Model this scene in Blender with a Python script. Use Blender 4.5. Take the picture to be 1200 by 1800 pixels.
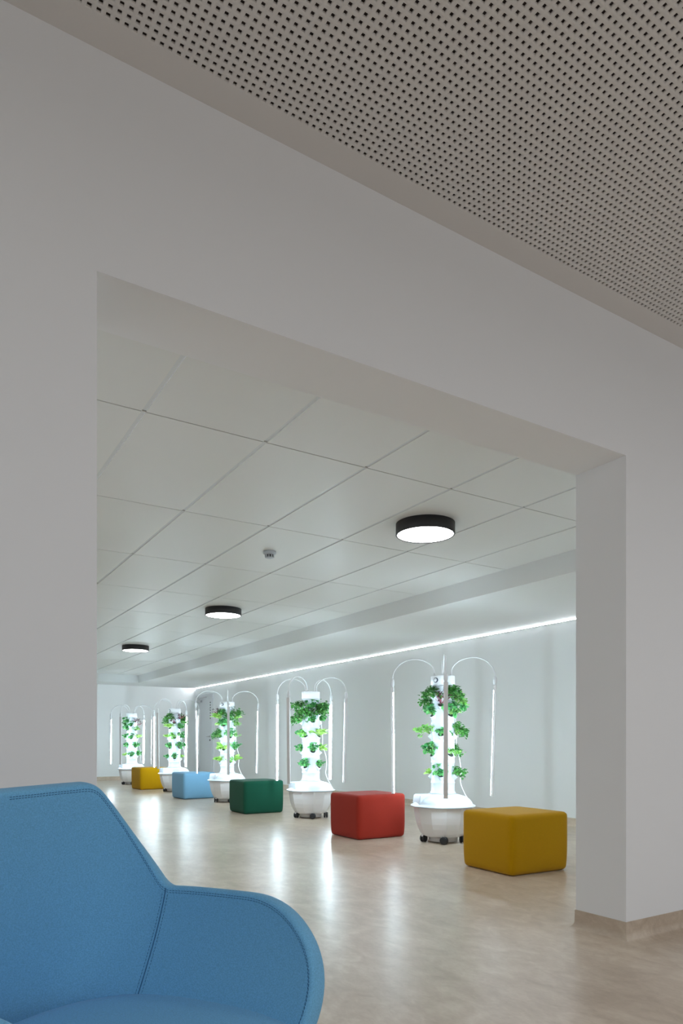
import bpy, bmesh, math, random
import numpy as np
from mathutils import Vector, Matrix
R = math.radians
scn = bpy.context.scene
col = scn.collection
for o in list(bpy.data.objects):
    bpy.data.objects.remove(o)

# ------------------------------------------------------------------ camera
cam_d = bpy.data.cameras.new('camera')
cam = bpy.data.objects.new('camera', cam_d); col.objects.link(cam)
cam.location = (0, 0, 0.955)
cam.rotation_euler = (R(90), 0, R(-32))
cam_d.sensor_fit = 'VERTICAL'; cam_d.sensor_height = 36; cam_d.sensor_width = 24
cam_d.lens = 1214 / 1800 * 36
cam_d.shift_y = (1302.7 - 900) / 1800
cam_d.clip_start = 0.05; cam_d.clip_end = 100
scn.camera = cam

# ------------------------------------------------------------------ view, world, lights
scn.view_settings.view_transform = 'Standard'
scn.view_settings.look = 'None'
scn.view_settings.gamma = 1
scn.view_settings.use_curve_mapping = False
scn.view_settings.exposure = 0.0
scn.cycles.max_bounces = 10
scn.cycles.diffuse_bounces = 7
scn.cycles.sample_clamp_indirect = 6
world = bpy.data.worlds.new('world'); scn.world = world
world.use_nodes = True
world.node_tree.nodes['Background'].inputs[0].default_value = (0.75, 0.85, 1, 1)
world.node_tree.nodes['Background'].inputs[1].default_value = 0.3

LED_COLOR = (0.71, 0.895, 1.0)
TUBE_STRENGTH = 66.0
COVE_STRENGTH = 150.0
DISC_STRENGTH = 22.0
def area(name, loc, rot, sx, sy, power, color):
    d = bpy.data.lights.new(name, 'AREA'); d.shape = 'RECTANGLE'
    d.size = sx; d.size_y = sy; d.energy = power; d.color = color
    o = bpy.data.objects.new(name, d); col.objects.link(o)
    o.location = loc; o.rotation_euler = rot
    return o
# unseen light added at an invented window band behind the camera
area('added_back_light', (3.1, -3.42, 0.85), (R(90), 0, 0), 4.0, 1.4, 17, (0.9, 0.95, 1.0))
# added light at an invented side window, brightens the opening's right jamb
area('added_side_light', (-0.86, 3.6, 1.30), (R(90), 0, R(-90)), 1.9, 1.8, 9, (0.93, 0.97, 1.0))
NEAR_LAMP_POWER = 14.0

# ------------------------------------------------------------------ materials
def mat(name, color, rough=0.6, metal=0.0, spec=0.5, emis=None, estr=0.0, sheen=0.0):
    m = bpy.data.materials.new(name); m.use_nodes = True
    b = m.node_tree.nodes['Principled BSDF']
    b.inputs['Base Color'].default_value = (*color, 1)
    b.inputs['Roughness'].default_value = rough
    b.inputs['Metallic'].default_value = metal
    b.inputs['Specular IOR Level'].default_value = spec
    if sheen: b.inputs['Sheen Weight'].default_value = sheen; b.inputs['Sheen Roughness'].default_value = 0.5
    if emis:
        b.inputs['Emission Color'].default_value = (*emis, 1)
        b.inputs['Emission Strength'].default_value = estr
    return m
def srgb(r, g, b):
    f = lambda c: ((c/255+0.055)/1.055)**2.4 if c > 10 else c/255/12.92
    return (f(r), f(g), f(b))
def nodes_of(m):
    return m.node_tree.nodes, m.node_tree.links, m.node_tree.nodes['Principled BSDF']
def add_bump(m, scale, strength, dist=0.002, detail=3, stretch=None, coords='Object'):
    n, l, b = nodes_of(m)
    tc = n.new('ShaderNodeTexCoord'); mp = n.new('ShaderNodeMapping')
    if stretch: mp.inputs['Scale'].default_value = stretch
    nz = n.new('ShaderNodeTexNoise'); nz.inputs['Scale'].default_value = scale; nz.inputs['Detail'].default_value = detail
    bp = n.new('ShaderNodeBump'); bp.inputs['Strength'].default_value = strength; bp.inputs['Distance'].default_value = dist
    l.new(tc.outputs[coords], mp.inputs[0]); l.new(mp.outputs[0], nz.inputs['Vector'])
    l.new(nz.outputs[0], bp.inputs['Height']); l.new(bp.outputs[0], b.inputs['Normal'])
    return nz
def add_mottle(m, c1, c2, scale, detail=4, stretch=None, coords='Object', lo=0.35, hi=0.65):
    n, l, b = nodes_of(m)
    tc = n.new('ShaderNodeTexCoord'); mp = n.new('ShaderNodeMapping')
    if stretch: mp.inputs['Scale'].default_value = stretch
    nz = n.new('ShaderNodeTexNoise'); nz.inputs['Scale'].default_value = scale; nz.inputs['Detail'].default_value = detail
    rp = n.new('ShaderNodeValToRGB')
    rp.color_ramp.elements[0].position = lo; rp.color_ramp.elements[0].color = (*c1, 1)
    rp.color_ramp.elements[1].position = hi; rp.color_ramp.elements[1].color = (*c2, 1)
    l.new(tc.outputs[coords], mp.inputs[0]); l.new(mp.outputs[0], nz.inputs['Vector'])
    l.new(nz.outputs[0], rp.inputs[0]); l.new(rp.outputs[0], b.inputs['Base Color'])
    return rp

M = {}
M['wall'] = mat('painted_wall', (0.855, 0.865, 0.88), 0.75, spec=0.25); add_bump(M['wall'], 260, 0.12, 0.0006)
M['far_wall'] = mat('painted_wall_cool', (0.845, 0.866, 0.872), 0.7, spec=0.25); add_bump(M['far_wall'], 260, 0.12, 0.0006)
M['ceil'] = mat('plasterboard', (0.72, 0.70, 0.68), 0.85, spec=0.2)
M['void'] = mat('acoustic_fleece', (0.15, 0.125, 0.115), 0.95, spec=0.1)
M['panel'] = mat('ceiling_panel', (0.82, 0.832, 0.822), 0.42, spec=0.35)
M['tbar'] = mat('ceiling_grid', (0.88, 0.92, 0.95), 0.25, spec=0.8)
M['seam'] = mat('panel_edge', (0.42, 0.41, 0.38), 0.6)

def floor_material(name, rough):
    m = mat(name, (0.5, 0.4, 0.3), rough, spec=0.5)
    n, l, b = nodes_of(m)
    tc = n.new('ShaderNodeTexCoord')
    def noise(scale, detail, st, dist=0.0):
        mp = n.new('ShaderNodeMapping'); mp.inputs['Scale'].default_value = st
        nz = n.new('ShaderNodeTexNoise'); nz.inputs['Scale'].default_value = scale
        nz.inputs['Detail'].default_value = detail; nz.inputs['Distortion'].default_value = dist
        l.new(tc.outputs['Object'], mp.inputs[0]); l.new(mp.outputs[0], nz.inputs['Vector'])
        return nz.outputs[0]
    a = noise(1.3, 4, (1, 0.8, 1), 0.5)
    c = noise(9, 6, (1, 0.6, 1), 1.0)
    d = noise(60, 4, (1, 0.5, 1), 0.8)
    def mx(x, y, w):
        k = n.new('ShaderNodeMath'); k.operation = 'MULTIPLY_ADD'; k.inputs[1].default_value = w
        l.new(x, k.inputs[0]); l.new(y, k.inputs[2]); return k.outputs[0]
    k0 = n.new('ShaderNodeMath'); k0.operation = 'MULTIPLY'; k0.inputs[1].default_value = 0.40; l.new(a, k0.inputs[0])
    s = mx(d, mx(c, k0.outputs[0], 0.42), 0.18)
    rp = n.new('ShaderNodeValToRGB'); l.new(s, rp.inputs[0])
    e = rp.color_ramp.elements
    e[0].position = 0.36; e[0].color = (0.46, 0.365, 0.275, 1)
    e[1].position = 0.66; e[1].color = (0.72, 0.63, 0.52, 1)
    e2 = e.new(0.5); e2.color = (0.575, 0.475, 0.375, 1)
    l.new(rp.outputs[0], b.inputs['Base Color'])
    r = n.new('ShaderNodeMapRange'); r.inputs['To Min'].default_value = rough-0.05; r.inputs['To Max'].default_value = rough+0.07
    l.new(c, r.inputs['Value']); l.new(r.outputs[0], b.inputs['Roughness'])
    bp = n.new('ShaderNodeBump'); bp.inputs['Strength'].default_value = 0.12; bp.inputs['Distance'].default_value = 0.002
    l.new(a, bp.inputs['Height']); l.new(bp.outputs[0], b.inputs['Normal'])
    return m
M['floor'] = floor_material('linoleum', 0.30)
M['skirting'] = floor_material('linoleum_skirting', 0.42)

def fabric(name, c, c2=None, scale=420):
    m = mat(name, c, 0.9, spec=0.15, sheen=0.12)
    add_mottle(m, tuple(x*0.90 for x in c), tuple(min(1, x*1.10) for x in c), scale, 2, (1, 1, 1))
    add_bump(m, scale*1.4, 0.35, 0.0012, 2)
    return m
M['blue_chair'] = fabric('blue_upholstery', srgb(112, 174, 214))
M['blue_seat'] = M['blue_chair']
M['stitch'] = mat('dark_blue_thread', srgb(48, 100, 142), 0.8)
M['mustard'] = fabric('mustard_fabric', srgb(192, 145, 0))
M['red'] = fabric('red_fabric', srgb(166, 52, 39))
M['green'] = fabric('green_fabric', srgb(24, 86, 66))
M['sky'] = fabric('sky_blue_fabric', srgb(128, 178, 214))
M['plastic'] = mat('white_plastic', (0.54, 0.59, 0.64), 0.28, spec=0.5)
M['tub'] = mat('white_reservoir_plastic', (0.84, 0.84, 0.86), 0.35, spec=0.5)
M['cap'] = mat('white_matt_plastic', (0.78, 0.81, 0.84), 0.4)
M['housing'] = mat('grey_aluminium', (0.70, 0.69, 0.70), 0.45, metal=0.0)
M['neck'] = mat('white_gooseneck', (0.80, 0.83, 0.86), 0.35)
M['tube_led'] = mat('grow_led', (0.9, 0.9, 0.9), 0.5, emis=LED_COLOR, estr=TUBE_STRENGTH)
M['cove_led'] = mat('cove_led', (0.9, 0.9, 0.9), 0.5, emis=(0.92, 0.95, 1.0), estr=COVE_STRENGTH)
M['disc_led'] = mat('lamp_diffuser', (0.9, 0.9, 0.9), 0.5, emis=(0.99, 0.99, 1.0), estr=DISC_STRENGTH)
M['black'] = mat('matt_black_metal', (0.022, 0.021, 0.024), 0.5)
M['rubber'] = mat('black_rubber', (0.02, 0.022, 0.026), 0.45)
M['netpot'] = mat('dark_net_pot', (0.03, 0.035, 0.03), 0.7)
M['chrome'] = mat('steel', (0.5, 0.5, 0.5), 0.3, metal=0.9)
M['darkplastic'] = mat('dark_dial', (0.05, 0.07, 0.10), 0.4)
M['door'] = mat('door_paint', (0.70, 0.72, 0.74), 0.5)
M['cable'] = mat('white_cable', (0.85, 0.87, 0.9), 0.5)
def leafmat(name, c1, c2):
    m = mat(name, c1, 0.5, spec=0.35)
    add_mottle(m, c1, c2, 30, 3)
    b = m.node_tree.nodes['Principled BSDF']
    b.inputs['Subsurface Weight'].default_value = 0.0
    return m
M['parsley'] = leafmat('curly_leaf', srgb(36, 98, 44), srgb(84, 152, 66))
M['basil'] = leafmat('round_leaf', srgb(46, 122, 70), srgb(98, 170, 96))
M['lettuce'] = leafmat('pale_leaf', srgb(132, 186, 84), srgb(186, 218, 124))
M['purple'] = leafmat('dark_red_leaf', srgb(40, 34, 30), srgb(84, 48, 52))
M['redstem'] = mat('red_stem', srgb(150, 62, 84), 0.5)
M['celery'] = leafmat('mid_green_leaf', srgb(90, 156, 70), srgb(140, 196, 98))
M['greenstem'] = mat('green_stem', srgb(140, 186, 100), 0.5)

# ------------------------------------------------------------------ mesh helpers
def link(name, me, parent=None, loc=None):
    o = bpy.data.objects.new(name, me); col.objects.link(o)
    if parent is not None: o.parent = parent
    if loc is not None: o.location = loc
    return o
def mesh_from(name, verts, faces, mats, smooth=False, fm=None):
    me = bpy.data.meshes.new(name)
    me.from_pydata([tuple(v) for v in verts], [], faces)
    for m in (mats if isinstance(mats, (list, tuple)) else [mats]): me.materials.append(m)
    if fm is not None: me.polygons.foreach_set('material_index', fm)
    if smooth: me.polygons.foreach_set('use_smooth', [True]*len(me.polygons))
    me.update()
    return me
class MB:
    def __init__(s): s.v = []; s.f = []; s.m = []; s.sm = []
    def add(s, v, f, mi=0, smooth=False):
        k = len(s.v); s.v += [tuple(x) for x in v]; s.f += [tuple(i+k for i in q) for q in f]
        s.m += [mi]*len(f); s.sm += [smooth]*len(f)
    def box(s, x0, x1, y0, y1, z0, z1, mi=0):
        s.add([(x0,y0,z0),(x1,y0,z0),(x1,y1,z0),(x0,y1,z0),(x0,y0,z1),(x1,y0,z1),(x1,y1,z1),(x0,y1,z1)],
              [(0,3,2,1),(4,5,6,7),(0,1,5,4),(1,2,6,5),(2,3,7,6),(3,0,4,7)], mi)
    def lathe(s, prof, n=32, mi=0, smooth=True, cx=0, cy=0, radf=None, caps=True, a0=0.0):
        v = []
        for r, z in prof:
            for i in range(n):
                t = 2*math.pi*i/n + a0
                rr = r if radf is None else radf(r, z, t)
                v.append((cx+rr*math.cos(t), cy+rr*math.sin(t), z))
        f = [(j*n+i, j*n+(i+1) % n, (j+1)*n+(i+1) % n, (j+1)*n+i) for j in range(len(prof)-1) for i in range(n)]
        s.add(v, f, mi, smooth)
        if caps:
            k = len(s.v) - len(v)
            s.f.append(tuple(k+i for i in reversed(range(n)))); s.m.append(mi); s.sm.append(False)
            s.f.append(tuple(k+(len(prof)-1)*n+i for i in range(n))); s.m.append(mi); s.sm.append(False)
    def tube(s, pts, rad, n=8, mi=0, smooth=True, closed_ends=True):
        pts = [Vector(p) for p in pts]; v = []; up = None
        for i, p in enumerate(pts):
            d = (pts[min(i+1, len(pts)-1)] - pts[max(i-1, 0)]).normalized()
            if up is None:
                up = Vector((0, 0, 1)) if abs(d.z) < 0.9 else Vector((1, 0, 0))
            a = d.cross(up).normalized(); b = a.cross(d).normalized(); up = b
            r = rad[i] if isinstance(rad, (list, tuple)) else rad
            for k in range(n):
                t = 2*math.pi*k/n
                v.append(p + (a*math.cos(t) + b*math.sin(t))*r)
        f = [(j*n+i, j*n+(i+1) % n, (j+1)*n+(i+1) % n, (j+1)*n+i) for j in range(len(pts)-1) for i in range(n)]
        f.append(tuple(reversed(range(n)))); f.append(tuple((len(pts)-1)*n+i for i in range(n)))
        s.add(v, f, mi, smooth)
    def xf(s, mtx, start=0):
        for i in range(start, len(s.v)): s.v[i] = tuple(mtx @ Vector(s.v[i]))
    def mesh(s, name, mats):
        me = mesh_from(name, s.v, s.f, mats, fm=s.m)
        me.polygons.foreach_set('use_smooth', s.sm)
        bm = bmesh.new(); bm.from_mesh(me); bmesh.ops.recalc_face_normals(bm, faces=bm.faces); bm.to_mesh(me); bm.free()
        return me
    def build(s, name, mats, parent=None, loc=None):
        return link(name, s.mesh(name, mats), parent, loc)
def struct(o):
    o['kind'] = 'structure'; return o
def tag(o, label, cat, group=None):
    o['label'] = label; o['category'] = cat
    if group: o['group'] = group
    return o
def empty(name, loc, rz=0):
    o = bpy.data.objects.new(name, None); col.objects.link(o)
    o.location = loc; o.rotation_euler = (0, 0, rz); o.empty_display_size = 0.1
    return o

# ------------------------------------------------------------------ room shell
YW0, YW1 = 2.061, 2.351         # the wall with the wide opening
OX0, OX1, OZ = 0.457, 2.877, 2.309
ZN = 2.951                      # near ceiling
ZF = 2.495                      # panel ceiling of the far room
ZS = 2.318                      # lowered soffit
XB, XR = 4.535, 6.27            # bulkhead face, far room's right wall
YE0, YE = 16.22, 17.15          # end bulkhead face, end wall
NL, NR, NB = -3.4, 5.4, -3.2    # near room

b = MB(); b.box(NL-0.2, XR+0.2, NB-0.2, YE+0.2, -0.1, 0); struct(b.build('floor', M['floor']))
b = MB()
b.box(NL-0.2, OX0, YW0, YW1, 0, ZN+0.1); b.box(OX1, XR+0.2, YW0, YW1, 0, ZN+0.1); b.box(OX0, OX1, YW0, YW1, OZ, ZN+0.1)
struct(b.build('wall_middle', M['wall']))
b = MB(); b.box(XR, XR+0.2, YW1, YE+0.2, 0, 2.8); struct(b.build('wall_right', M['far_wall']))
b = MB(); b.box(-0.9, XR, YE, YE+0.2, 0, 2.8); struct(b.build('wall_end', M['far_wall']))
b = MB(); b.box(-0.9, -0.7, YW1, 2.6, 0, 2.8); b.box(-0.9, -0.7, 4.6, YE, 0, 2.8); b.box(-0.9, -0.7, 2.6, 4.6, 0, 0.38); b.box(-0.9, -0.7, 2.6, 4.6, 2.22, 2.8)
struct(b.build('wall_left', M['far_wall']))
b = MB(); b.box(-0.83, -0.77, 2.6, 4.6, 0.38, 0.44); b.box(-0.83, -0.77, 2.6, 4.6, 2.16, 2.22)
for y in (2.63, 3.6, 4.57): b.box(-0.83, -0.77, y-0.03, y+0.03, 0.44, 2.16)
struct(b.build('added_window_2', M['door']))  # frame of the unseen side window, added as a source for the jamb light
b = MB(); b.box(NL-0.2, NL, NB, YW0, 0, ZN+0.1); struct(b.build('wall_near_left', M['wall']))
b = MB(); b.box(NR, NR+0.2, NB, YW0, 0, ZN+0.1); struct(b.build('wall_near_right', M['wall']))
WX0, WX1, WZ0, WZ1 = 1.0, 5.2, 0.10, 1.60
b = MB()
b.box(NL-0.2, WX0, NB-0.2, NB, 0, ZN+0.1); b.box(WX1, NR+0.2, NB-0.2, NB, 0, ZN+0.1)
b.box(WX0, WX1, NB-0.2, NB, 0, WZ0); b.box(WX0, WX1, NB-0.2, NB, WZ1, ZN+0.1)
struct(b.build('wall_back', M['wall']))
b = MB()
for x in np.linspace(WX0, WX1, 5):
    b.box(x-0.03, x+0.03, NB-0.12, NB-0.06, WZ0, WZ1)
b.box(WX0, WX1, NB-0.12, NB-0.06, WZ0, WZ0+0.06); b.box(WX0, WX1, NB-0.12, NB-0.06, WZ1-0.06, WZ1)
struct(b.build('added_window_1', M['door']))  # unseen window frame, added to give the near room's fill light a source

# far room ceiling: panels in an exposed grid, lowered soffits along two walls
GX0, GY0, TX, TY = 0.9275, 3.2275, 0.6248, 1.2531
b = MB()
xs = [GX0 + TX*j for j in range(-2, 6)] + [XB+0.011]
ys = [GY0 + TY*i for i in range(-1, 11)] + [YE0+0.004]
xs = [-0.9] + xs[0:]; ys = [YW1] + ys[1:] if ys[0] < YW1 else [YW1] + ys
for i in range(len(xs)-1):
    for j in range(len(ys)-1):
        x0 = xs[i]+0.011; x1 = xs[i+1]-0.011; y0 = ys[j]+0.0048; y1 = ys[j+1]-0.0048
        if x1 - x0 < 0.02 or y1-y0 < 0.02: continue
        b.box(x0, x1, y0, y1, ZF, ZF+0.02, 0)
b.box(-0.9, XR, YW1, YE, ZF+0.0065, ZF+0.05, 1)
for y in ys[1:-1]:
    b.box(-0.9, XB, y-0.0047, y+0.0047, ZF+0.003, ZF+0.0055, 2)
ceil_far = struct(b.build('ceiling', [M['panel'], M['tbar'], M['seam']])); 
b = MB()
b.box(XB, XR, YW1, YE, ZS, ZF+0.06); b.box(-0.9, XB, YE0, YE, ZS, ZF+0.06)
struct(b.build('ceiling_soffit', M['far_wall']))
# light line where soffit and wall meet
tk = empty('cove_light', (XR, YW1, ZS))
tag(tk, 'long thin white light line where the lowered soffit meets the far room\'s right wall', 'light')
b = MB(); b.box(-0.010, 0, 0.02, YE-YW1-0.02, -0.010, 0.0); b.build('light_strip', M['cove_led'], tk)
b = MB(); b.box(-0.012, 0, 0.02, YE-YW1-0.02, -0.014, -0.010); b.build('profile', M['housing'], tk)

# near room ceiling: 12 mm square holes every 25 mm, solid border along the wall
def perforated():
    p, h, t = 0.025, 0.0062, 0.006
    xa, yb = -1.5, 1.9625
    nx, ny = 256, 132
    xe, ye = xa + nx*p, yb - ny*p
    base = np.array([(0,0,0),(p,0,0),(p,p,0),(0,p,0),
                     (p/2-h,p/2-h,0),(p/2+h,p/2-h,0),(p/2+h,p/2+h,0),(p/2-h,p/2+h,0),
                     (p/2-h,p/2-h,t),(p/2+h,p/2-h,t),(p/2+h,p/2+h,t),(p/2-h,p/2+h,t)])
    fb = np.array([(0,4,5,1),(1,5,6,2),(2,6,7,3),(3,7,4,0),(4,8,9,5),(5,9,10,6),(6,10,11,7),(7,11,8,4)])
    gx, gy = np.meshgrid(np.arange(nx), np.arange(ny), indexing='ij')
    off = np.stack([xa+gx.ravel()*p, ye+gy.ravel()*p, np.full(nx*ny, ZN)], 1)
    V = (base[None] + off[:, None]).reshape(-1, 3)
    F = (fb[None] + (np.arange(nx*ny)*12)[:, None, None]).reshape(-1, 4)
    extra_v = []; extra_f = []; fm = [0]*len(F)
    def quad(x0, x1, y0, y1, z, m):
        k = len(V) + len(extra_v)
        extra_v.extend([(x0,y0,z),(x0,y1,z),(x1,y1,z),(x1,y0,z)]); extra_f.append((k,k+1,k+2,k+3)); fm.append(m)
    quad(NL, NR, yb, YW0, ZN, 0); quad(NL, xa, NB, yb, ZN, 0); quad(xe, NR, NB, yb, ZN, 0); quad(xa, xe, NB, ye, ZN, 0)
    quad(NL, NR, NB, YW0, ZN+0.012, 1)
    V = np.vstack([V, np.array(extra_v)]); F = np.vstack([F, np.array(extra_f)])
    me = bpy.data.meshes.new('ceiling')
    me.vertices.add(len(V)); me.vertices.foreach_set('co', V.ravel())
    me.loops.add(F.size); me.loops.foreach_set('vertex_index', F.ravel())
    me.polygons.add(len(F)); me.polygons.foreach_set('loop_start', np.arange(len(F))*4)
    me.polygons.foreach_set('loop_total', np.full(len(F), 4))
    me.materials.append(M['ceil']); me.materials.append(M['void'])
    me.polygons.foreach_set('material_index', fm)
    me.update(calc_edges=True); me.validate()
    return link('ceiling', me)
struct(perforated())

# coved skirting, same linoleum turned up the wall
def skirting(name, pts, side):
    """pts: polyline on the wall line; side=+1/-1 picks which side the room is on"""
    prof = [(0.0, 0.097), (0.004, 0.097), (0.005, 0.040)]
    for k in range(0, 7):
        a = math.pi/2*k/6
        prof.append((0.005+0.034*(1-math.cos(a)), 0.040-0.036*math.sin(a)-0.0))
    prof += [(0.055, 0.0018), (0.075, 0.0004)]
    P = [Vector((p[0], p[1])) for p in pts]; n = len(P); dirs = []
    for i in range(n-1): dirs.append((P[i+1]-P[i]).normalized())
    V = []
    for i in range(n):
        nA = Vector((-dirs[max(i-1, 0)].y, dirs[max(i-1, 0)].x))*side
        nB = Vector((-dirs[min(i, n-2)].y, dirs[min(i, n-2)].x))*side
        mm = (nA+nB).normalized(); k = 1/max(0.3, mm.dot(nA))
        for (d, z) in prof: V.append((P[i].x+mm.x*d*k, P[i].y+mm.y*d*k, z))
    m = len(prof); F = [(i*m+j, i*m+j+1, (i+1)*m+j+1, (i+1)*m+j) for i in range(n-1) for j in range(m-1)]
    bb = MB(); bb.add(V, F, 0, True)
    me = bb.mesh(name, M['skirting']); me.polygons.foreach_set('use_smooth', [True]*len(me.polygons))
    try: me.set_sharp_from_angle(angle=R(50))
    except Exception: pass
    return struct(link(name, me))
skirting('baseboard_pillar', [(NR, YW0), (OX1, YW0), (OX1, YW1), (XR, YW1)], 1)
skirting('baseboard_near', [(NL, YW0), (OX0, YW0), (OX0, YW1), (-0.7, YW1)], -1)
skirting('baseboard_right', [(XR, YW1), (XR, 15.90)], 1)
skirting('baseboard_end', [(XR, 17.06), (XR, YE), (-0.7, YE), (-0.7, YW1)], 1)

# door in the far right wall
b = MB(); DY0, DY1, DZ = 16.0, 16.98, 2.06
b.box(XR-0.03, XR+0.02, DY0-0.07, DY0, 0, DZ+0.06); b.box(XR-0.03, XR+0.02, DY1, DY1+0.07, 0, DZ+0.06); b.box(XR-0.03, XR+0.02, DY0, DY1, DZ, DZ+0.06)
fr = b.build('door_1', M['door']); struct(fr)
b = MB(); b.box(XR-0.015, XR+0.02, DY0+0.006, DY1-0.006, 0.008, DZ-0.006); leaf = b.build('door_leaf', M['door'], fr)
b = MB(); b.box(XR-0.065, XR-0.016, DY1-0.34, DY1-0.06, DZ-0.13, DZ-0.07); b.build('door_closer', M['chrome'], fr)
b = MB(); b.tube([(XR-0.06, DY1-0.2, DZ-0.062), (XR-0.10, DY1-0.42, DZ-0.03), (XR-0.03, DY1-0.66, DZ-0.012)], 0.011, 6); b.build('closer_arm', M['housing'], fr)
b = MB(); s0 = 0
b.tube([(XR-0.014, DY0+0.10, 1.07), (XR-0.06, DY0+0.10, 1.07), (XR-0.06, DY0+0.23, 1.07)], 0.012, 8); b.tube([(XR-0.015, DY0+0.10, 1.07), (XR-0.024, DY0+0.10, 1.07)], 0.028, 16)
b.build('door_handle', M['chrome'], fr)
b = MB(); b.tube([(XR-0.014, DY0+0.10, 0.98), (XR-0.024, DY0+0.10, 0.98)], 0.024, 16); b.build('door_lock', M['black'], fr)
b = MB()
for k in range(7): b.box(XR-0.019, XR-0.0145, DY0+0.06, DY0+0.10, 1.50+0.065*k, 1.53+0.065*k)
b.build('door_lettering', M['black'], fr)

# ------------------------------------------------------------------ ceiling lamps
def make_lamp(loc):
    t = empty('ceiling_lamp', loc)
    b = MB(); r = 0.209
    b.lathe([(0.16, 0), (r, 0), (r, -0.076), (r-0.004, -0.080), (r-0.010, -0.080), (r-0.010, -0.074)], 64, caps=False)
    b.build('lamp_body', M['black'], t)
    b = MB(); b.lathe([(r-0.010, -0.074), (r-0.03, -0.0765), (0.1, -0.0775)], 64, caps=True); b.build('diffuser', M['disc_led'], t)
    return t
def copy_tree(o, parent=None):
    c = o.copy(); col.objects.link(c)
    if parent is not None: c.parent = parent
    for ch in list(o.children): copy_tree(ch, c)
    return c
lamp0 = make_lamp((3.10, 3.84, ZF))
LL = ['largest and nearest black round ceiling lamp, on the panel ceiling above the mustard stool',
      'middle-sized black round ceiling lamp, second along the row on the panel ceiling',
      'small black round ceiling lamp, third and smallest seen in the row on the panel ceiling']
for k, y in enumerate((3.84, 7.56, 11.25)):
    c = lamp0 if k == 0 else copy_tree(lamp0)
    c.location = (3.10, y, ZF); tag(c, LL[k], 'ceiling lamp', 'round ceiling lamps of the far room')

# smoke detector
# the same kind of lamp lights the near room, behind the camera
for k, (x, y) in enumerate(((-1.5, -0.9), (1.2, -1.1), (3.9, -0.9))):
    c = copy_tree(lamp0); c.location = (x, y, ZN); tag(c, 'black round lamp on the perforated ceiling behind the viewer, ' + ('leftmost of the three', 'middle of the three', 'rightmost of the three')[k], 'ceiling lamp', 'round ceiling lamps of the near room')
    d = bpy.data.lights.new('lamp_light', 'AREA'); d.shape = 'DISK'; d.size = 0.38; d.energy = NEAR_LAMP_POWER; d.color = (0.87, 0.94, 1.0)
    lo = bpy.data.objects.new('lamp_light', d); col.objects.link(lo); lo.parent = c; lo.location = (0, 0, -0.083)

t = empty('smoke_detector', (2.48, 5.07, ZF)); tag(t, 'small white round smoke detector with dark slots on the panel ceiling', 'smoke detector')
b = MB(); b.lathe([(0.052, 0), (0.054, -0.012), (0.05, -0.020), (0.041, -0.027)], 32); b.build('base', M['plastic'], t)
b = MB(); b.lathe([(0.030, -0.026), (0.026, -0.046)], 24); b.build('sensor_chamber', M['black'], t)
b = MB()
for k in range(10):
    a = 2*math.pi*k/10; s = len(b.v)
    b.box(-0.004, 0.004, 0.026, 0.038, -0.050, -0.024); b.xf(Matrix.Rotation(a, 4, 'Z'), s)
b.lathe([(0.033, -0.048), (0.028, -0.054), (0.012, -0.057)], 24); b.build('guard', M['plastic'], t)

# ------------------------------------------------------------------ stools
def make_pouf(name, m):
    n = 14; sx, sy, sz, rr = 0.572, 0.536, 0.432, 0.032
    bm = bmesh.new(); bmesh.ops.create_cube(bm, size=1)
    bmesh.ops.subdivide_edges(bm, edges=bm.edges, cuts=n, use_grid_fill=True)
    for v in bm.verts:
        p = v.co*2                                 # -1..1
        # push grid lines towards the edges, for a tight rounded corner
        q = Vector([math.copysign(abs(c)**0.6, c) for c in p])
        h = Vector((sx/2, sy/2, sz/2)); x = Vector((q.x*h.x, q.y*h.y, q.z*h.z))
        inner = Vector([max(-h[i]+rr, min(h[i]-rr, x[i])) for i in range(3)])
        d = x - inner
        if d.length > 1e-9: x = inner + d.normalized()*min(rr, d.length if sum(abs(c) > 1e-6 for c in d) < 2 else rr)
        f = [1-(x[i]/h[i])**2 for i in range(3)]
        if abs(q.z) == 1: x.z += math.copysign(0.006*max(0, f[0])*max(0, f[1]), q.z) if q.z > 0 else 0
        if abs(q.x) > 0.999: x.x += math.copysign(0.008*max(0, f[1])*max(0, f[2]), q.x)
        if abs(q.y) > 0.999: x.y += math.copysign(0.008*max(0, f[0])*max(0, f[2]), q.y)
        taper = 1 - 0.030*max(0, -x.z/h.z)**3
        v.co = Vector((x.x*taper, x.y*taper, x.z+h.z))
    for f in bm.faces: f.smooth = True
    me = bpy.data.meshes.new(name); bm.to_mesh(me); bm.free(); me.materials.append(m)
    return link(name, me)
pouf_spec = [('mustard', 3.868, 3.728, -2, 'mustard yellow fabric cube stool nearest the camera, beside the white pillar'),
             ('red', 3.930, 5.795, 0, 'red fabric cube stool between the two nearest white grow towers'),
             ('green', 3.972, 8.535, -1, 'dark green fabric cube stool, in front of the third grow tower'),
             ('sky', 4.060, 11.20, 3, 'pale sky blue fabric cube stool between the third and fourth grow towers'),
             ('mustard', 4.085, 13.80, 4, 'mustard yellow fabric cube stool at the far end, beside the farthest grow tower')]
for k, (c, x, y, a, lb) in enumerate(pouf_spec):
    o = make_pouf('cube_stool', M[c]); o.location = (x, y, 0); o.rotation_euler.z = R(a)
    tag(o, lb, 'stool', 'fabric cube stools in a row')

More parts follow.
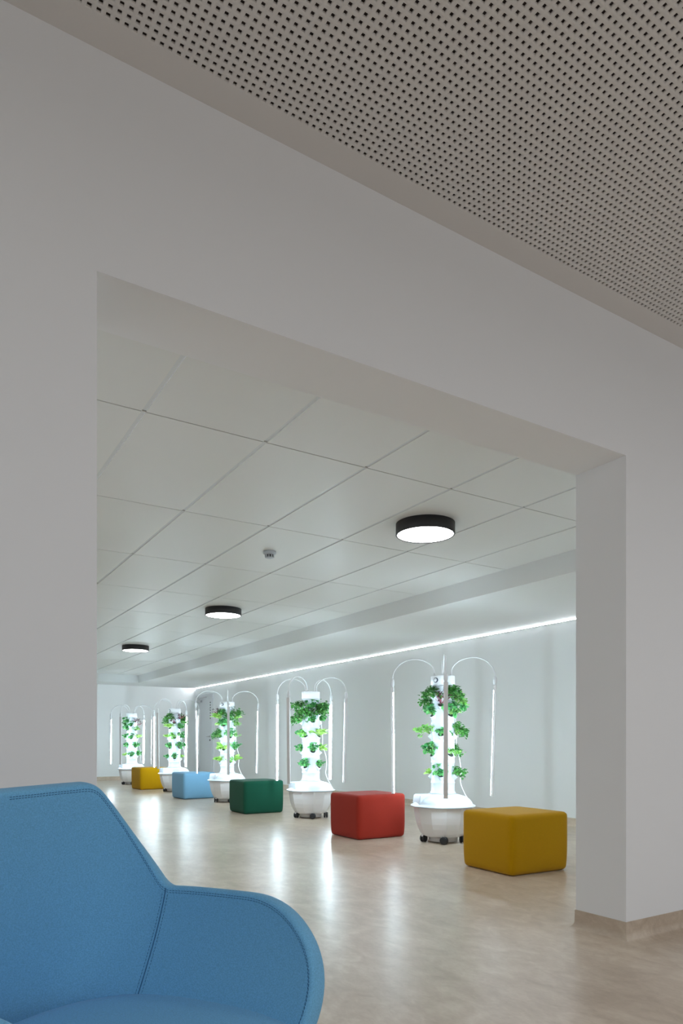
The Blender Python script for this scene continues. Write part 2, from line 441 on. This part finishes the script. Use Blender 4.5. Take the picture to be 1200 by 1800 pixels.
# ------------------------------------------------------------------ plants
def leaf_faces(mb, base, direction, length, width, curl, rng, lobes=0, mi=0, cup=0.25):
    d = Vector(direction).normalized(); up = Vector((0, 0, 1))
    if abs(d.z) > 0.95: up = Vector((1, 0, 0))
    s = d.cross(up).normalized(); nrm = s.cross(d).normalized()
    roll = rng.uniform(-0.7, 0.7); s, nrm = s*math.cos(roll)+nrm*math.sin(roll), nrm*math.cos(roll)-s*math.sin(roll)
    rows = 5; V = []; W = [0.35, 0.95, 1.05, 0.85, 0.30]
    for i in range(rows):
        t = i/(rows-1); c = Vector(base) + d*length*t - nrm*curl*length*t*t
        w = width*W[i]
        if lobes: w *= 1 + 0.35*math.sin(i*2.4+rng.random()*2)
        e = nrm*w*cup
        wob = nrm*rng.uniform(-1, 1)*width*0.28*(1 if lobes else 0.2)
        V += [c - s*w + e + wob, c, c + s*w + e - wob]
    F = []
    for i in range(rows-1):
        F += [(i*3, i*3+1, i*3+4, i*3+3), (i*3+1, i*3+2, i*3+5, i*3+4)]
    mb.add(V, F, mi, True)
def rdir(rng, out, spread):
    """a direction around 'up and outwards'"""
    th = rng.uniform(-math.pi, math.pi); e = rng.random()**0.7*spread
    v = Vector((math.sin(e)*math.cos(th), math.sin(e)*math.sin(th), math.cos(e)))
    return (v + Vector((out, 0, 0))).normalized()
def plant_meshes(kind, seed):
    rng = random.Random(seed*17+5); F = MB(); S = MB()
    if kind == 'parsley':
        for k in range(22):
            d = rdir(rng, 0.45, 1.5); L = rng.uniform(0.045, 0.095); tip = d*L - Vector((0, 0, 0.018*rng.random()))
            S.tube([(0, 0, 0), d*L*0.55, tip], 0.0014, 4)
            for q in range(11):
                o = tip + Vector([rng.gauss(0, 0.0115) for _ in range(3)])
                leaf_faces(F, o, Vector([rng.gauss(0, 1) for _ in range(3)])+d, rng.uniform(0.014, 0.022), rng.uniform(0.007, 0.011), 0.5, rng, 1)
    elif kind == 'basil':
        for k in range(17):
            d = rdir(rng, 0.42, 1.05); L = rng.uniform(0.025, 0.105); tip = d*L
            S.tube([(0, 0, 0), tip], 0.0016, 4)
            for q in range(5):
                dd = Vector([rng.gauss(0, 1.0) for _ in range(3)])+d*0.8
                leaf_faces(F, tip+Vector([rng.gauss(0, 0.006) for _ in range(3)]), dd, rng.uniform(0.022, 0.032), rng.uniform(0.011, 0.016), 0.5, rng, 0, cup=0.35)
    elif kind == 'lettuce':
        for k in range(15):
            d = rdir(rng, 0.5, 1.2); L = rng.uniform(0.012, 0.035)
            leaf_faces(F, d*L, d, rng.uniform(0.055, 0.085), rng.uniform(0.020, 0.032), 0.45, rng, 1, cup=0.4)
            S.tube([(0, 0, 0), d*L*1.3], 0.002, 4)
    elif kind == 'purple':
        for k in range(13):
            d = rdir(rng, 0.5, 1.1); L = rng.uniform(0.05, 0.11); tip = d*L
            S.tube([(0, 0, 0), d*L*0.5, tip], 0.0016, 4)
            for q in range(3):
                o = tip + Vector([rng.gauss(0, 0.009) for _ in range(3)])
                leaf_faces(F, o, Vector([rng.gauss(0, 0.8) for _ in range(3)])+d, rng.uniform(0.014, 0.024), rng.uniform(0.005, 0.009), 0.3, rng, 0)
    elif kind == 'celery':
        for k in range(12):
            d = rdir(rng, 0.65, 1.1); L = rng.uniform(0.05, 0.11); tip = d*L - Vector((0, 0, 0.02))
            S.tube([(0, 0, 0), d*L*0.6, tip], 0.0018, 4)
            for q in range(5):
                o = tip + Vector([rng.gauss(0, 0.010) for _ in range(3)])
                leaf_faces(F, o, Vector([rng.gauss(0, 0.8) for _ in range(3)])+d, rng.uniform(0.020, 0.034), rng.uniform(0.009, 0.014), 0.4, rng, 1)
    sm = M['redstem'] if kind == 'purple' else M['greenstem']
    return F.mesh('foliage', M[kind]), S.mesh('stems', sm)
PM = {k: [plant_meshes(k, s+i*7) for s in range(3)] for i, k in enumerate(('parsley', 'basil', 'lettuce', 'purple', 'celery'))}
pb = MB(); pb.lathe([(0.020, -0.045), (0.0285, -0.002), (0.0285, 0.0), (0.027, 0.0005), (0.026, -0.002)], 16); POT = pb.mesh('net_pot', M['netpot'])
LOOK = {'parsley': 'dark green curly herb', 'basil': 'green round-leaved herb', 'lettuce': 'pale yellow-green lettuce',
        'purple': 'dark red-stemmed herb', 'celery': 'mid-green flat-leaved herb'}
NAME = {'parsley': 'parsley_plant', 'basil': 'basil_plant', 'lettuce': 'lettuce_plant', 'purple': 'red_sorrel_plant', 'celery': 'celery_plant'}

# ------------------------------------------------------------------ grow towers
RT = 0.108
PT = R(48)                      # how far the pocket mouths tilt outwards
TIERS = [0.640, 0.832, 1.022, 1.205, 1.300, 1.393]
TOWERORD = ['nearest', 'second nearest', 'middle', 'fourth', 'farthest']
def tube_mesh():
    b = MB()
    def rf(r, z, t): return r*(1+0.020*math.cos(8*t))
    prof = [(RT+0.012, 0.455), (RT+0.010, 0.470), (RT, 0.485)]
    for z in TIERS[:4]: prof += [(RT, z-0.085), (RT+0.004, z-0.082), (RT+0.004, z-0.076), (RT, z-0.073)]
    prof += [(RT, 1.46), (RT+0.008, 1.466), (RT+0.008, 1.478)]
    b.lathe(prof, 64, radf=rf); return b.mesh('tower_tube', M['plastic'])
def pocket_mesh():
    b = MB(); n = 16
    # a flared cup growing out of the tube, mouth tilted outwards
    rings = []
    def ring(x, z, r, t): return [(x + r*math.cos(2*math.pi*i/n)*math.cos(t), r*math.sin(2*math.pi*i/n), z - r*math.cos(2*math.pi*i/n)*math.sin(t)) for i in range(n)]
    for (x, z, r, t) in ((RT-0.018, -0.062, 0.012, 0.0), (RT-0.013, -0.046, 0.022, 0.2), (RT-0.004, -0.024, 0.029, 0.5), (RT+0.010, 0.0, 0.036, PT)): rings.append(ring(x, z, r, t))
    V = [p for rg in rings for p in rg]
    V += ring(RT+0.010, 0.0, 0.031, PT) + ring(RT+0.001, -0.009, 0.028, PT); m = 6
    F = [(j*n+i, j*n+(i+1) % n, (j+1)*n+(i+1) % n, (j+1)*n+i) for j in range(m-1) for i in range(n)]
    F.append(tuple(range((m-1)*n, m*n)))
    b.add(V, F, 0, True)
    # rounded fairing above the mouth joining it back to the tube
    return b.mesh('planting_pocket', M['plastic'])
def arm_meshes():
    x0, zt = 0.078, 1.575; x1, ztop = 0.487, 1.742; zc = 1.545
    neck = MB(); pts = [(x0, 0, zt-0.004), (x0+0.002, 0, zt+0.03)]
    for k in range(1, 20):
        a = math.pi*(1 - k/20)
        cx = (x0+x1)/2; rx = (x1-x0)/2
        zb = zt+0.03 if a > math.pi/2 else zc+0.01
        pts.append((cx+rx*math.cos(a), 0, zb+(ztop-zb)*math.sin(a)))
    pts.append((x1, 0, zc)); neck.tube(pts, 0.0062, 8)
    neck.lathe([(0.013, zt-0.002), (0.010, zt+0.012), (0.007, zt+0.028)], 12, cx=x0)
    con = MB()
    con.lathe([(0.009, zc+0.012), (0.016, zc), (0.019, zc-0.018), (0.019, zc-0.048), (0.013, zc-0.060), (0.012, zc-0.075)], 16, cx=x1)
    hs = MB(); zh, zl = zc-0.070, 0.452
    # trough profile: back wide, sloping to the light face looking at the tower
    hs.box(x1-0.008, x1+0.012, -0.019, 0.019, zl, zh-0.05); hs.box(x1-0.0125, x1+0.0128, -0.0198, 0.0198, zh-0.05, zh)
    hs.box(x1-0.0125, x1+0.0125, -0.0195, 0.0195, zl-0.005, zl)
    st = MB()
    st.add([(x1-0.008, -0.018, zl), (x1-0.0115, -0.013, zl), (x1-0.0115, 0.013, zl), (x1-0.008, 0.018, zl),
            (x1-0.008, -0.018, zh-0.05), (x1-0.0115, -0.013, zh-0.05), (x1-0.0115, 0.013, zh-0.05), (x1-0.008, 0.018, zh-0.05)],
           [(0,1,5,4),(1,2,6,5),(2,3,7,6),(0,3,2,1),(4,5,6,7)], 0)
    return neck.mesh('gooseneck', M['neck']), con.mesh('connector', M['neck']), hs.mesh('light_bar', M['housing']), st.mesh('light_strip', M['tube_led'])
def reservoir_mesh():
    b = MB(); n = 12
    prof = [(0.150, 0.050), (0.196, 0.066), (0.214, 0.090), (0.236, 0.135), (0.253, 0.185), (0.266, 0.245), (0.274, 0.30), (0.278, 0.335)]
    b.lathe(prof, n, smooth=False, a0=0.13); return b.mesh('reservoir', M['tub'])
def lid_mesh():
    b = MB()
    b.lathe([(0.276, 0.333), (0.304, 0.338), (0.306, 0.346), (0.300, 0.352), (0.284, 0.356), (0.274, 0.378), (0.250, 0.408), (0.215, 0.430), (0.165, 0.446), (0.150, 0.450), (0.135, 0.456)], 48)
    return b.mesh('reservoir_lid', M['plastic'])
def hatch_mesh():
    b = MB(); x0, x1, y0, y1 = 0.110, 0.262, -0.085, 0.085; z0, z1 = 0.36, 0.452
    V = [(x0, y0, z0), (x1+0.012, y0-0.01, z0), (x1+0.012, y1+0.01, z0), (x0, y1, z0), (x0, y0, z1), (x1, y0, z1), (x1, y1, z1), (x0, y1, z1)]
    b.add(V, [(0,3,2,1),(4,5,6,7),(0,1,5,4),(1,2,6,5),(2,3,7,6),(3,0,4,7)]); me = b.mesh('filling_hatch', M['plastic'])
    bm = bmesh.new(); bm.from_mesh(me); bmesh.ops.bevel(bm, geom=bm.edges[:], offset=0.008, segments=3, affect='EDGES'); bm.to_mesh(me); bm.free(); return me
def pedestal_mesh():
    b = MB(); b.lathe([(0.128, 0.010), (0.136, 0.014), (0.138, 0.048), (0.150, 0.052)], 48)
    return b.mesh('pedestal', M['tub'])
def cap_mesh():
    b = MB(); b.lathe([(0.106, 1.478), (0.113, 1.482), (0.113, 1.566), (0.109, 1.573), (0.03, 1.576)], 48); return b.mesh('top_cap', M['cap'])
def dial_meshes():
    b = MB(); b.lathe([(0.024, 0), (0.024, 0.010), (0.019, 0.014)], 24); b.xf(Matrix.Translation((0.108, 0, 1.528)) @ Matrix.Rotation(R(90), 4, 'Y')); a = b.mesh('timer_dial', M['darkplastic'])
    b = MB(); b.lathe([(0.0175, 0.012), (0.0165, 0.0165), (0.003, 0.0175)], 24); b.xf(Matrix.Translation((0.108, 0, 1.528)) @ Matrix.Rotation(R(90), 4, 'Y')); return a, b.mesh('dial_face', M['cap'])
def caster_meshes():
    f = MB(); f.tube([(0, 0, 0.062), (0, 0, 0.115)], 0.010, 10); f.box(-0.014, 0.014, -0.012, 0.012, 0.052, 0.068)
    w = MB()
    for s in (-1, 1):
        k = len(w.v); w.lathe([(0.018, -0.0115), (0.028, -0.0105), (0.034, -0.007), (0.036, 0.0), (0.034, 0.007), (0.028, 0.0105), (0.018, 0.0115)], 24)
        w.xf(Matrix.Translation((0.012, s*0.0140, 0.036)) @ Matrix.Rotation(R(90), 4, 'X'), k)
    return f.mesh('caster', M['tub']), w.mesh('wheel', M['rubber'])
def cable_mesh():
    b = MB(); pts = [(0.112, 0.0, 1.50), (0.122, 0, 1.30), (0.150, 0.01, 1.02), (0.155, 0.02, 0.90), (0.200, 0.03, 0.76), (0.205, 0.02, 0.64), (0.190, 0.0, 0.55), (0.225, -0.02, 0.45), (0.255, -0.03, 0.40)]
    # smooth the polyline
    P = [Vector(p) for p in pts]; out = []
    for i in range(len(P)-1):
        p0 = P[max(i-1, 0)]; p1 = P[i]; p2 = P[i+1]; p3 = P[min(i+2, len(P)-1)]
        for k in range(6):
            t = k/6; out.append(0.5*((2*p1) + (p2-p0)*t + (2*p0-5*p1+4*p2-p3)*t*t + (3*p1-p0-3*p2+p3)*t**3))
    out.append(P[-1]); b.tube(out, 0.0042, 6); return b.mesh('power_cable', M['cable'])
TM = dict(tube=tube_mesh(), pocket=pocket_mesh(), arm=arm_meshes(), res=reservoir_mesh(), lid=lid_mesh(), hatch=hatch_mesh(), ped=pedestal_mesh(), cap=cap_mesh(), dial=dial_meshes(), cast=caster_meshes(), cable=cable_mesh())

def side_word(rel):
    """rel: degrees right of the line to the camera"""
    r = (rel+180) % 360 - 180
    if r < -70: return 'left edge'
    if r < -20: return 'left front'
    if r <= 20: return 'centre front'
    if r <= 70: return 'right front'
    return 'right edge'
TIERW = ['lowest tier', 'second tier up', 'third tier up', 'fourth tier up', 'second tier from the top', 'top tier']
def make_tower(idx, x, y, base, arms, hatch, dial, cable, casters, plants):
    t = empty('grow_tower', (x, y, 0))
    facing = math.atan2(-y, -x)                                # direction from the tower to the camera
    ang = lambda rel: facing + R(rel)                          # positive rel = to the camera's right
    link('pedestal', TM['ped'], t); rs = link('reservoir', TM['res'], t); rs.rotation_euler.z = ang(0)
    ld = link('reservoir_lid', TM['lid'], t); h = link('filling_hatch', TM['hatch'], ld); h.rotation_euler.z = ang(hatch)
    tb = link('tower_tube', TM['tube'], t)
    cp = link('top_cap', TM['cap'], t)
    if dial is not None:
        d = link('timer_dial', TM['dial'][0], cp); d.rotation_euler.z = ang(dial); d['label'] = 'round dark-rimmed timer dial'
        link('dial_face', TM['dial'][1], d)
    for rel, tilt in arms:
        g = link('gooseneck', TM['arm'][0], t); g.rotation_euler.z = ang(rel)
        link('connector', TM['arm'][1], g); lb = link('light_bar', TM['arm'][2], g); st = link('light_strip', TM['arm'][3], g)
        for o in (lb, st):                                     # the bars hang slightly askew
            a = R(tilt); o.location = Vector((0.487, 0, 1.49)) - Matrix.Rotation(a, 3, 'Y') @ Vector((0.487, 0, 1.49)); o.rotation_euler.y = a
    for rel in casters:
        a = ang(rel); f = link('caster', TM['cast'][0], t); f.location = (0.196*math.cos(a), 0.196*math.sin(a), 0); f.rotation_euler.z = a + 1.1 + rel*0.05
        link('wheel', TM['cast'][1], f)
    c = link('power_cable', TM['cable'], t); c.rotation_euler.z = ang(cable)
    for k, z in enumerate(TIERS):
        for q in range(4):
            rel = base + 45*(k % 2) + 90*q
            p = link('planting_pocket', TM['pocket'], tb); p.location = (0, 0, z); p.rotation_euler.z = ang(rel)
    tag(t, TOWER_LABEL[idx], 'grow tower', 'white hydroponic grow towers in a row')
    rng = random.Random(idx+3)
    for k, row in enumerate(plants):
        for (q, kind, sc) in row:
            rel = base + 45*(k % 2) + 90*q; rel = (rel+180) % 360 - 180; a = ang(rel)
            e = empty(NAME[kind], (x+(RT+0.0085)*math.cos(a), y+(RT+0.0085)*math.sin(a), TIERS[k]-0.0015), a)
            
            fm, sm = PM[kind][rng.randrange(3)]
            fo = link('foliage', fm, e); ss = link('stems', sm, e); s = sc*rng.uniform(1.05, 1.2)
            for o in (fo, ss): o.scale = (s, s, s*(0.80 if k == 5 else 0.95)); o.location = (0.004, 0, -0.016 if k == 5 else 0.0); o.rotation_euler.z = rng.uniform(-0.5, 0.5)
            pt = link('net_pot', POT, e); pt.rotation_euler.y = PT
            size = 'small ' if sc < 0.85 else ('bushy ' if sc > 1.15 else '')
            tag(e, '%s%s, %s, %s, %s grow tower' % (size, LOOK[kind], side_word(rel), TIERW[k], TOWERORD[idx]), 'plant', 'herbs growing in the %s tower' % TOWERORD[idx])
    return t
TOWER_LABEL = ['white grow tower nearest the camera, behind the near mustard stool, leafy herbs in pockets',
               'second nearest white grow tower, between the green and red cube stools',
               'middle white grow tower of the five, between the sky blue and green cube stools',
               'fourth white grow tower, between the far mustard and sky blue cube stools',
               'farthest white grow tower, at the left beside the end wall']
def pos(px, d):
    u = (px-600)/1214; a = R(32)
    return ((u*math.cos(a)+math.sin(a))*d, (math.cos(a)-u*math.sin(a))*d)
P, B_, L_, U_, C_ = 'parsley', 'basil', 'lettuce', 'purple', 'celery'
def tower(idx, xy, *a): return make_tower(idx, xy[0], xy[1], *a)
tower(0, (4.298, 5.060), -8, [(3, 1.0), (80, 1.6), (-97, 0.4), (181, 0)], -68, -35, 118, (-72, 0, 72, 144, 216),
      [[(3, L_, .55), (0, B_, .95), (1, P, .95), (2, L_, .8)],
       [(3, B_, 1.15), (0, C_, .75), (1, P, 1.0)],
       [(3, C_, 1.25), (0, B_, .60), (1, P, 1.1)],
       [(3, B_, 1.0), (0, B_, 1.25), (1, L_, .9)],
       [(3, P, .9), (0, U_, 1.15), (1, C_, 1.1)],
       [(3, P, 1.05), (0, P, 1.15), (1, P, .9), (2, P, .8)]])
tower(1, (4.262, 7.548), -33, [(-33, 0.6), (62, 1.4), (-118, -0.4), (147, 1.0)], -60, None, 100, (-70, 4, 75, 148, 218),
      [[(0, B_, 1.0), (1, B_, .8), (3, B_, .6)],
       [(3, B_, .8), (0, B_, .95), (1, L_, 1.0)],
       [(0, C_, .95), (1, L_, 1.25), (3, B_, .8)],
       [(3, P, 1.2), (0, B_, .95), (1, B_, .9)],
       [(0, P, 1.1), (1, P, 1.2), (3, U_, 1.0)],
       [(3, P, 1.2), (0, B_, 1.0), (1, P, 1.1)]])
tower(2, (4.235, 10.17), 20, [(2, 0.4), (93, 1.0), (-88, 1.0), (178, 0)], -60, -42, 112, (-62, 10, 82, 154, 226),
      [[(3, L_, 1.1), (0, C_, .7), (1, L_, 1.2)],
       [(3, L_, 1.2), (0, B_, 1.1), (2, B_, .9)],
       [(3, P, 1.2), (0, B_, 1.3), (1, C_, .9)],
       [(3, B_, 1.1), (0, C_, .9), (1, P, 1.0), (2, L_, .9)],
       [(3, L_, 1.3), (0, P, 1.1), (1, L_, 1.2)],
       [(2, U_, 1.3), (3, P, 1.1), (0, P, 1.2), (1, U_, 1.2)]])
tower(3, (4.262, 12.80), 0, [(-38, 1.0), (66, 1.0), (-128, 0), (152, 1.0)], -62, -52, 110, (-68, 4, 76, 148, 220),
      [[(3, B_, .7), (0, B_, .9), (1, L_, .8)],
       [(3, B_, .9), (0, B_, 1.2)],
       [(3, L_, .9), (0, C_, 1.2), (1, B_, 1.1)],
       [(3, L_, 1.1), (0, B_, .8), (1, P, 1.0)],
       [(3, P, .9), (0, U_, 1.1), (1, P, 1.1)],
       [(3, P, 1.2), (0, U_, 1.2), (1, P, 1.2)]])
tower(4, (4.16, 15.40), -8, [(-28, 0), (62, 0.6), (-115, -0.6), (146, 1.4)], -62, None, 105, (-72, 0, 72, 144, 216),
      [[(3, L_, .8), (0, B_, .9), (1, B_, 1.1)],
       [(3, B_, .9), (0, B_, 1.0), (1, B_, .9)],
       [(3, B_, .9), (0, B_, 1.0), (1, L_, 1.1)],
       [(3, B_, 1.0), (0, C_, .8), (1, L_, .8)],
       [(3, B_, .9), (0, B_, .9), (1, U_, 1.1)],
       [(3, B_, 1.2), (0, U_, 1.1), (1, U_, .9)]])

# ------------------------------------------------------------------ blue tub armchair
def armchair():
    TH = 0.046
    def w(z): return 0.264 + 0.098*math.tanh((z-0.46)/0.2)
    def bk(z): return 0.329 - 0.10*(z-0.46)
    yc = -0.03; ex = 2/2.7; zb = 0.34
    F0, FA = 0.044, 0.215                       # arm: straight to F0, then rounds over FA
    def sm(t): t = max(0, min(1, t)); return t*t*(3-2*t)
    def top(phi):                               # phi in degrees over the back
        if phi <= 75:
            z = 0.866 - 0.006*(1-min(1, phi/40))
            k = (phi-TP[0])/(TP[1]-TP[0])
            if k > -0.25: 
                # straight slope with softened ends
                kk = max(0, min(1, k)); e = 0.10
                lin = kk
                if k < e: lin = max(0, (k+e))**2/(4*e)
                elif k > 1-e: lin = 1 - max(0, (1+e-k))**2/(4*e)
                z = z + (0.645 - z)*lin
            return z
        return 0.645
    TP = (31.2, 71.4)
    # boundary samples: (phi or y, ztop)
    S = []
    for k in range(0, 91): S.append(('a', k, top(k)))
    n1 = 12
    for k in range(1, n1+1): S.append(('y', yc+(F0-yc)*k/n1, 0.645))
    n2 = 36
    for k in range(1, n2+1):
        th = math.pi/2*k/n2
        S.append(('y', F0+FA*math.sin(th)**0.9, zb + (0.645-zb)*math.cos(th)**0.9 if k < n2 else zb+0.002))
    def M_(s, v, side):
        kind, q, zt = s; z = zb + (zt-zb)*v
        ww = w(z)
        if kind == 'a':
            p = R(q); x = ww*math.sin(p)**ex if q > 0 else 0.0; y = yc - (bk(z)+yc)*abs(math.cos(p))**ex if q < 90 else yc
        else:
            x = ww*(1-0.10*((q-yc)/0.28)**2); y = q - 0.10*(max(0, (0.58-z)/0.24)**1.8)*((q-yc)/0.27)
        return Vector((side*x, y, z))
    nv = 26; cols = []
    full = [(s, -1) for s in reversed(S[1:])] + [(s, 1) for s in S]
    G = [[M_(s, v/nv, sd) for v in range(nv+1)] for s, sd in full]
    nc = len(full); N = []
    for i in range(nc):
        row = []
        for j in range(nv+1):
            i0, i1 = max(i-1, 0), min(i+1, nc-1)
            if i in (0, nc-1): i0, i1 = (3, 6) if i == 0 else (nc-7, nc-4)
            du = G[i1][j]-G[i0][j]; ii = min(max(i, 4), nc-5)
            dv = G[ii][min(j+1, nv)]-G[ii][max(j-1, 0)]
            nn = du.cross(dv); nn = nn.normalized() if nn.length > 1e-12 else Vector((0, 0, 1))
            row.append(nn)
        N.append(row)
    # make normals point inwards (towards chair centre)
    mid = N[nc//2][nv//2]; sgn = 1 if mid.y > 0 else -1
    V = []; Fc = []
    nr = 8
    im = nc//2; esg = 1 if (N[im][nv]*sgn).cross(G[im+1][nv]-G[im-1][nv]).z > 0 else -1
    # profile per column: inner bottom->top, rim, outer top->bottom
    per = []
    for i in range(nc):
        tn = (G[min(i+1, nc-1)][nv]-G[max(i-1, 0)][nv]).normalized(); colv = []
        for j in range(nv+1): colv.append(G[i][j] + N[i][j]*sgn*TH/2)
        n = N[i][nv]*sgn; e = n.cross(tn)
        e = (e*esg).normalized()
        for k in range(1, nr):
            a = math.pi*k/nr; ca = math.cos(a); sa = math.sin(a)
            ca = math.copysign(abs(ca)**0.75, ca); sa = sa**0.75
            colv.append(G[i][nv] + n*ca*TH/2 + e*sa*TH*0.2)
        for j in range(nv, -1, -1): colv.append(G[i][j] - N[i][j]*sgn*TH/2)
        per.append(colv)
    m = len(per[0])
    for c in per: V += c
    for i in range(nc-1):
        for j in range(m-1): Fc.append((i*m+j, i*m+j+1, (i+1)*m+j+1, (i+1)*m+j))
        Fc.append((i*m+m-1, i*m, (i+1)*m, (i+1)*m+m-1))
    t = empty('armchair', (0, 0, 0))
    b = MB(); b.add(V, Fc, 0, True); sh = b.build('shell', M['blue_chair'], t)
    # stitching, small dashes on the inner face
    def inner(ci, vj):
        i = max(0, min(nc-1.001, ci)); j = max(0, min(nv-0.001, vj)); i0, j0 = int(i), int(j); fi, fj = i-i0, j-j0
        def g(a, c): return G[a][c] + N[a][c]*sgn*(TH/2+0.0002)
        i1 = min(i0+1, nc-1)
        return (g(i0, j0)*(1-fi)+g(i1, j0)*fi)*(1-fj) + (g(i0, j0+1)*(1-fi)+g(i1, j0+1)*fi)*fj
    def dashes(pts, step=0.0065, ln=0.0042):
        acc = 0; 
        d = [0]
        for a, c in zip(pts, pts[1:]): d.append(d[-1]+(c-a).length)
        def at(s):
            for k in range(len(d)-1):
                if d[k+1] >= s: 
                    f = (s-d[k])/max(1e-9, d[k+1]-d[k]); return pts[k].lerp(pts[k+1], f)
            return pts[-1]
        s = 0
        while s+ln < d[-1]:
            st.tube([at(s), at(s+ln)], 0.00055, 4); s += step
    mid_i = len(S)-1
    for side in (-1, 1):
        st = MB()
        sb = 72.6                                      # seam between back and arm
        for off in (-1.3, 1.3):
            pts = [inner(mid_i + side*(sb+off+ (nv-j)*0.0), j) for j in np.linspace(8, nv-0.7, 40)]
            dashes(pts)
        for dz in (0.002, 0.006):
            pts = []
            for i in range(2, len(S)-4):
                zt = S[i][2]; vj = nv*(1 - dz/max(0.02, (zt-zb)))
                if S[i][0] == 'y' and S[i][1] > F0:
                    # keep the distance from the rounded rim
                    k = (S[i][1]-F0)/FA; kk = min(1, k)
                    i2 = max(i - kk*8*dz/0.010*0.6, 0); zt2 = S[int(i2)][2]; vj = nv*(1 - dz/max(0.02, zt2-zb)); pts.append(inner(mid_i+side*i2, vj)); continue
                pts.append(inner(mid_i+side*i, vj))
            dashes(pts)
        st.build('stitching', M['stitch'], sh)
    for side in (-1, 1):
        sg = MB(); sg.tube([inner(mid_i + side*72.6, j) - Vector((0, 0, 0)) for j in np.linspace(7, nv, 30)], 0.0010, 5); sg.build('seam', M['stitch'], sh)
    # seat cushion
    b = MB(); rings = []; n = 96
    def outline(sc, z):
        pts = []
        for k in range(n):
            a = 2*math.pi*k/n - math.pi/2; ca, sa = math.cos(a), math.sin(a)
            x = math.copysign(abs(ca)**(2/2.5), ca)*0.286*sc
            y = math.copysign(abs(sa)**(2/2.4), sa)*(0.291 if sa < 0 else 0.25)*sc + 0.017
            pts.append((x, y, z))
        return pts
    for sc, z in ((0.5, 0.36), (0.96, 0.362), (1.0, 0.375), (1.005, 0.41), (1.0, 0.438), (0.985, 0.450), (0.95, 0.457), (0.85, 0.463), (0.6, 0.468), (0.3, 0.470), (0.05, 0.4705)): rings.append(outline(sc, z))
    V = [p for r_ in rings for p in r_]
    F = [(j*n+i, j*n+(i+1) % n, (j+1)*n+(i+1) % n, (j+1)*n+i) for j in range(len(rings)-1) for i in range(n)]
    F += [tuple(range(n)), tuple((len(rings)-1)*n+i for i in range(n))]
    b.add(V, F, 0, True); b.build('seat', M['blue_seat'], t)
    b = MB(); b.box(-0.2, 0.2, -0.22, 0.2, 0.335, 0.361); b.build('seat_base', M['black'], t)
    for sx in (-1, 1):
        for sy in (-1, 1):
            b = MB(); b.tube([(sx*0.18, sy*0.18, 0.336), (sx*0.25, sy*0.25, 0.0)], [0.016, 0.011], 12); b.build('leg', M['black'], t)
    return t
ch = armchair()
CF, CS, CA = -0.7449, 0.8666, -22.81        # where its centre stands, along and across its own facing direction
Fd = Vector((math.cos(R(CA)), math.sin(R(CA)))); Sd = Vector((-Fd.y, Fd.x))
pc = Fd*CF + Sd*CS                      # camera-aligned ground coordinates
al = R(32)
ch.location = (pc.x*math.cos(al)+pc.y*math.sin(al), -pc.x*math.sin(al)+pc.y*math.cos(al), 0)
ch.rotation_euler.z = R(CA) - al - math.pi/2
tag(ch, 'blue upholstered tub armchair with low arms in the foreground', 'armchair')
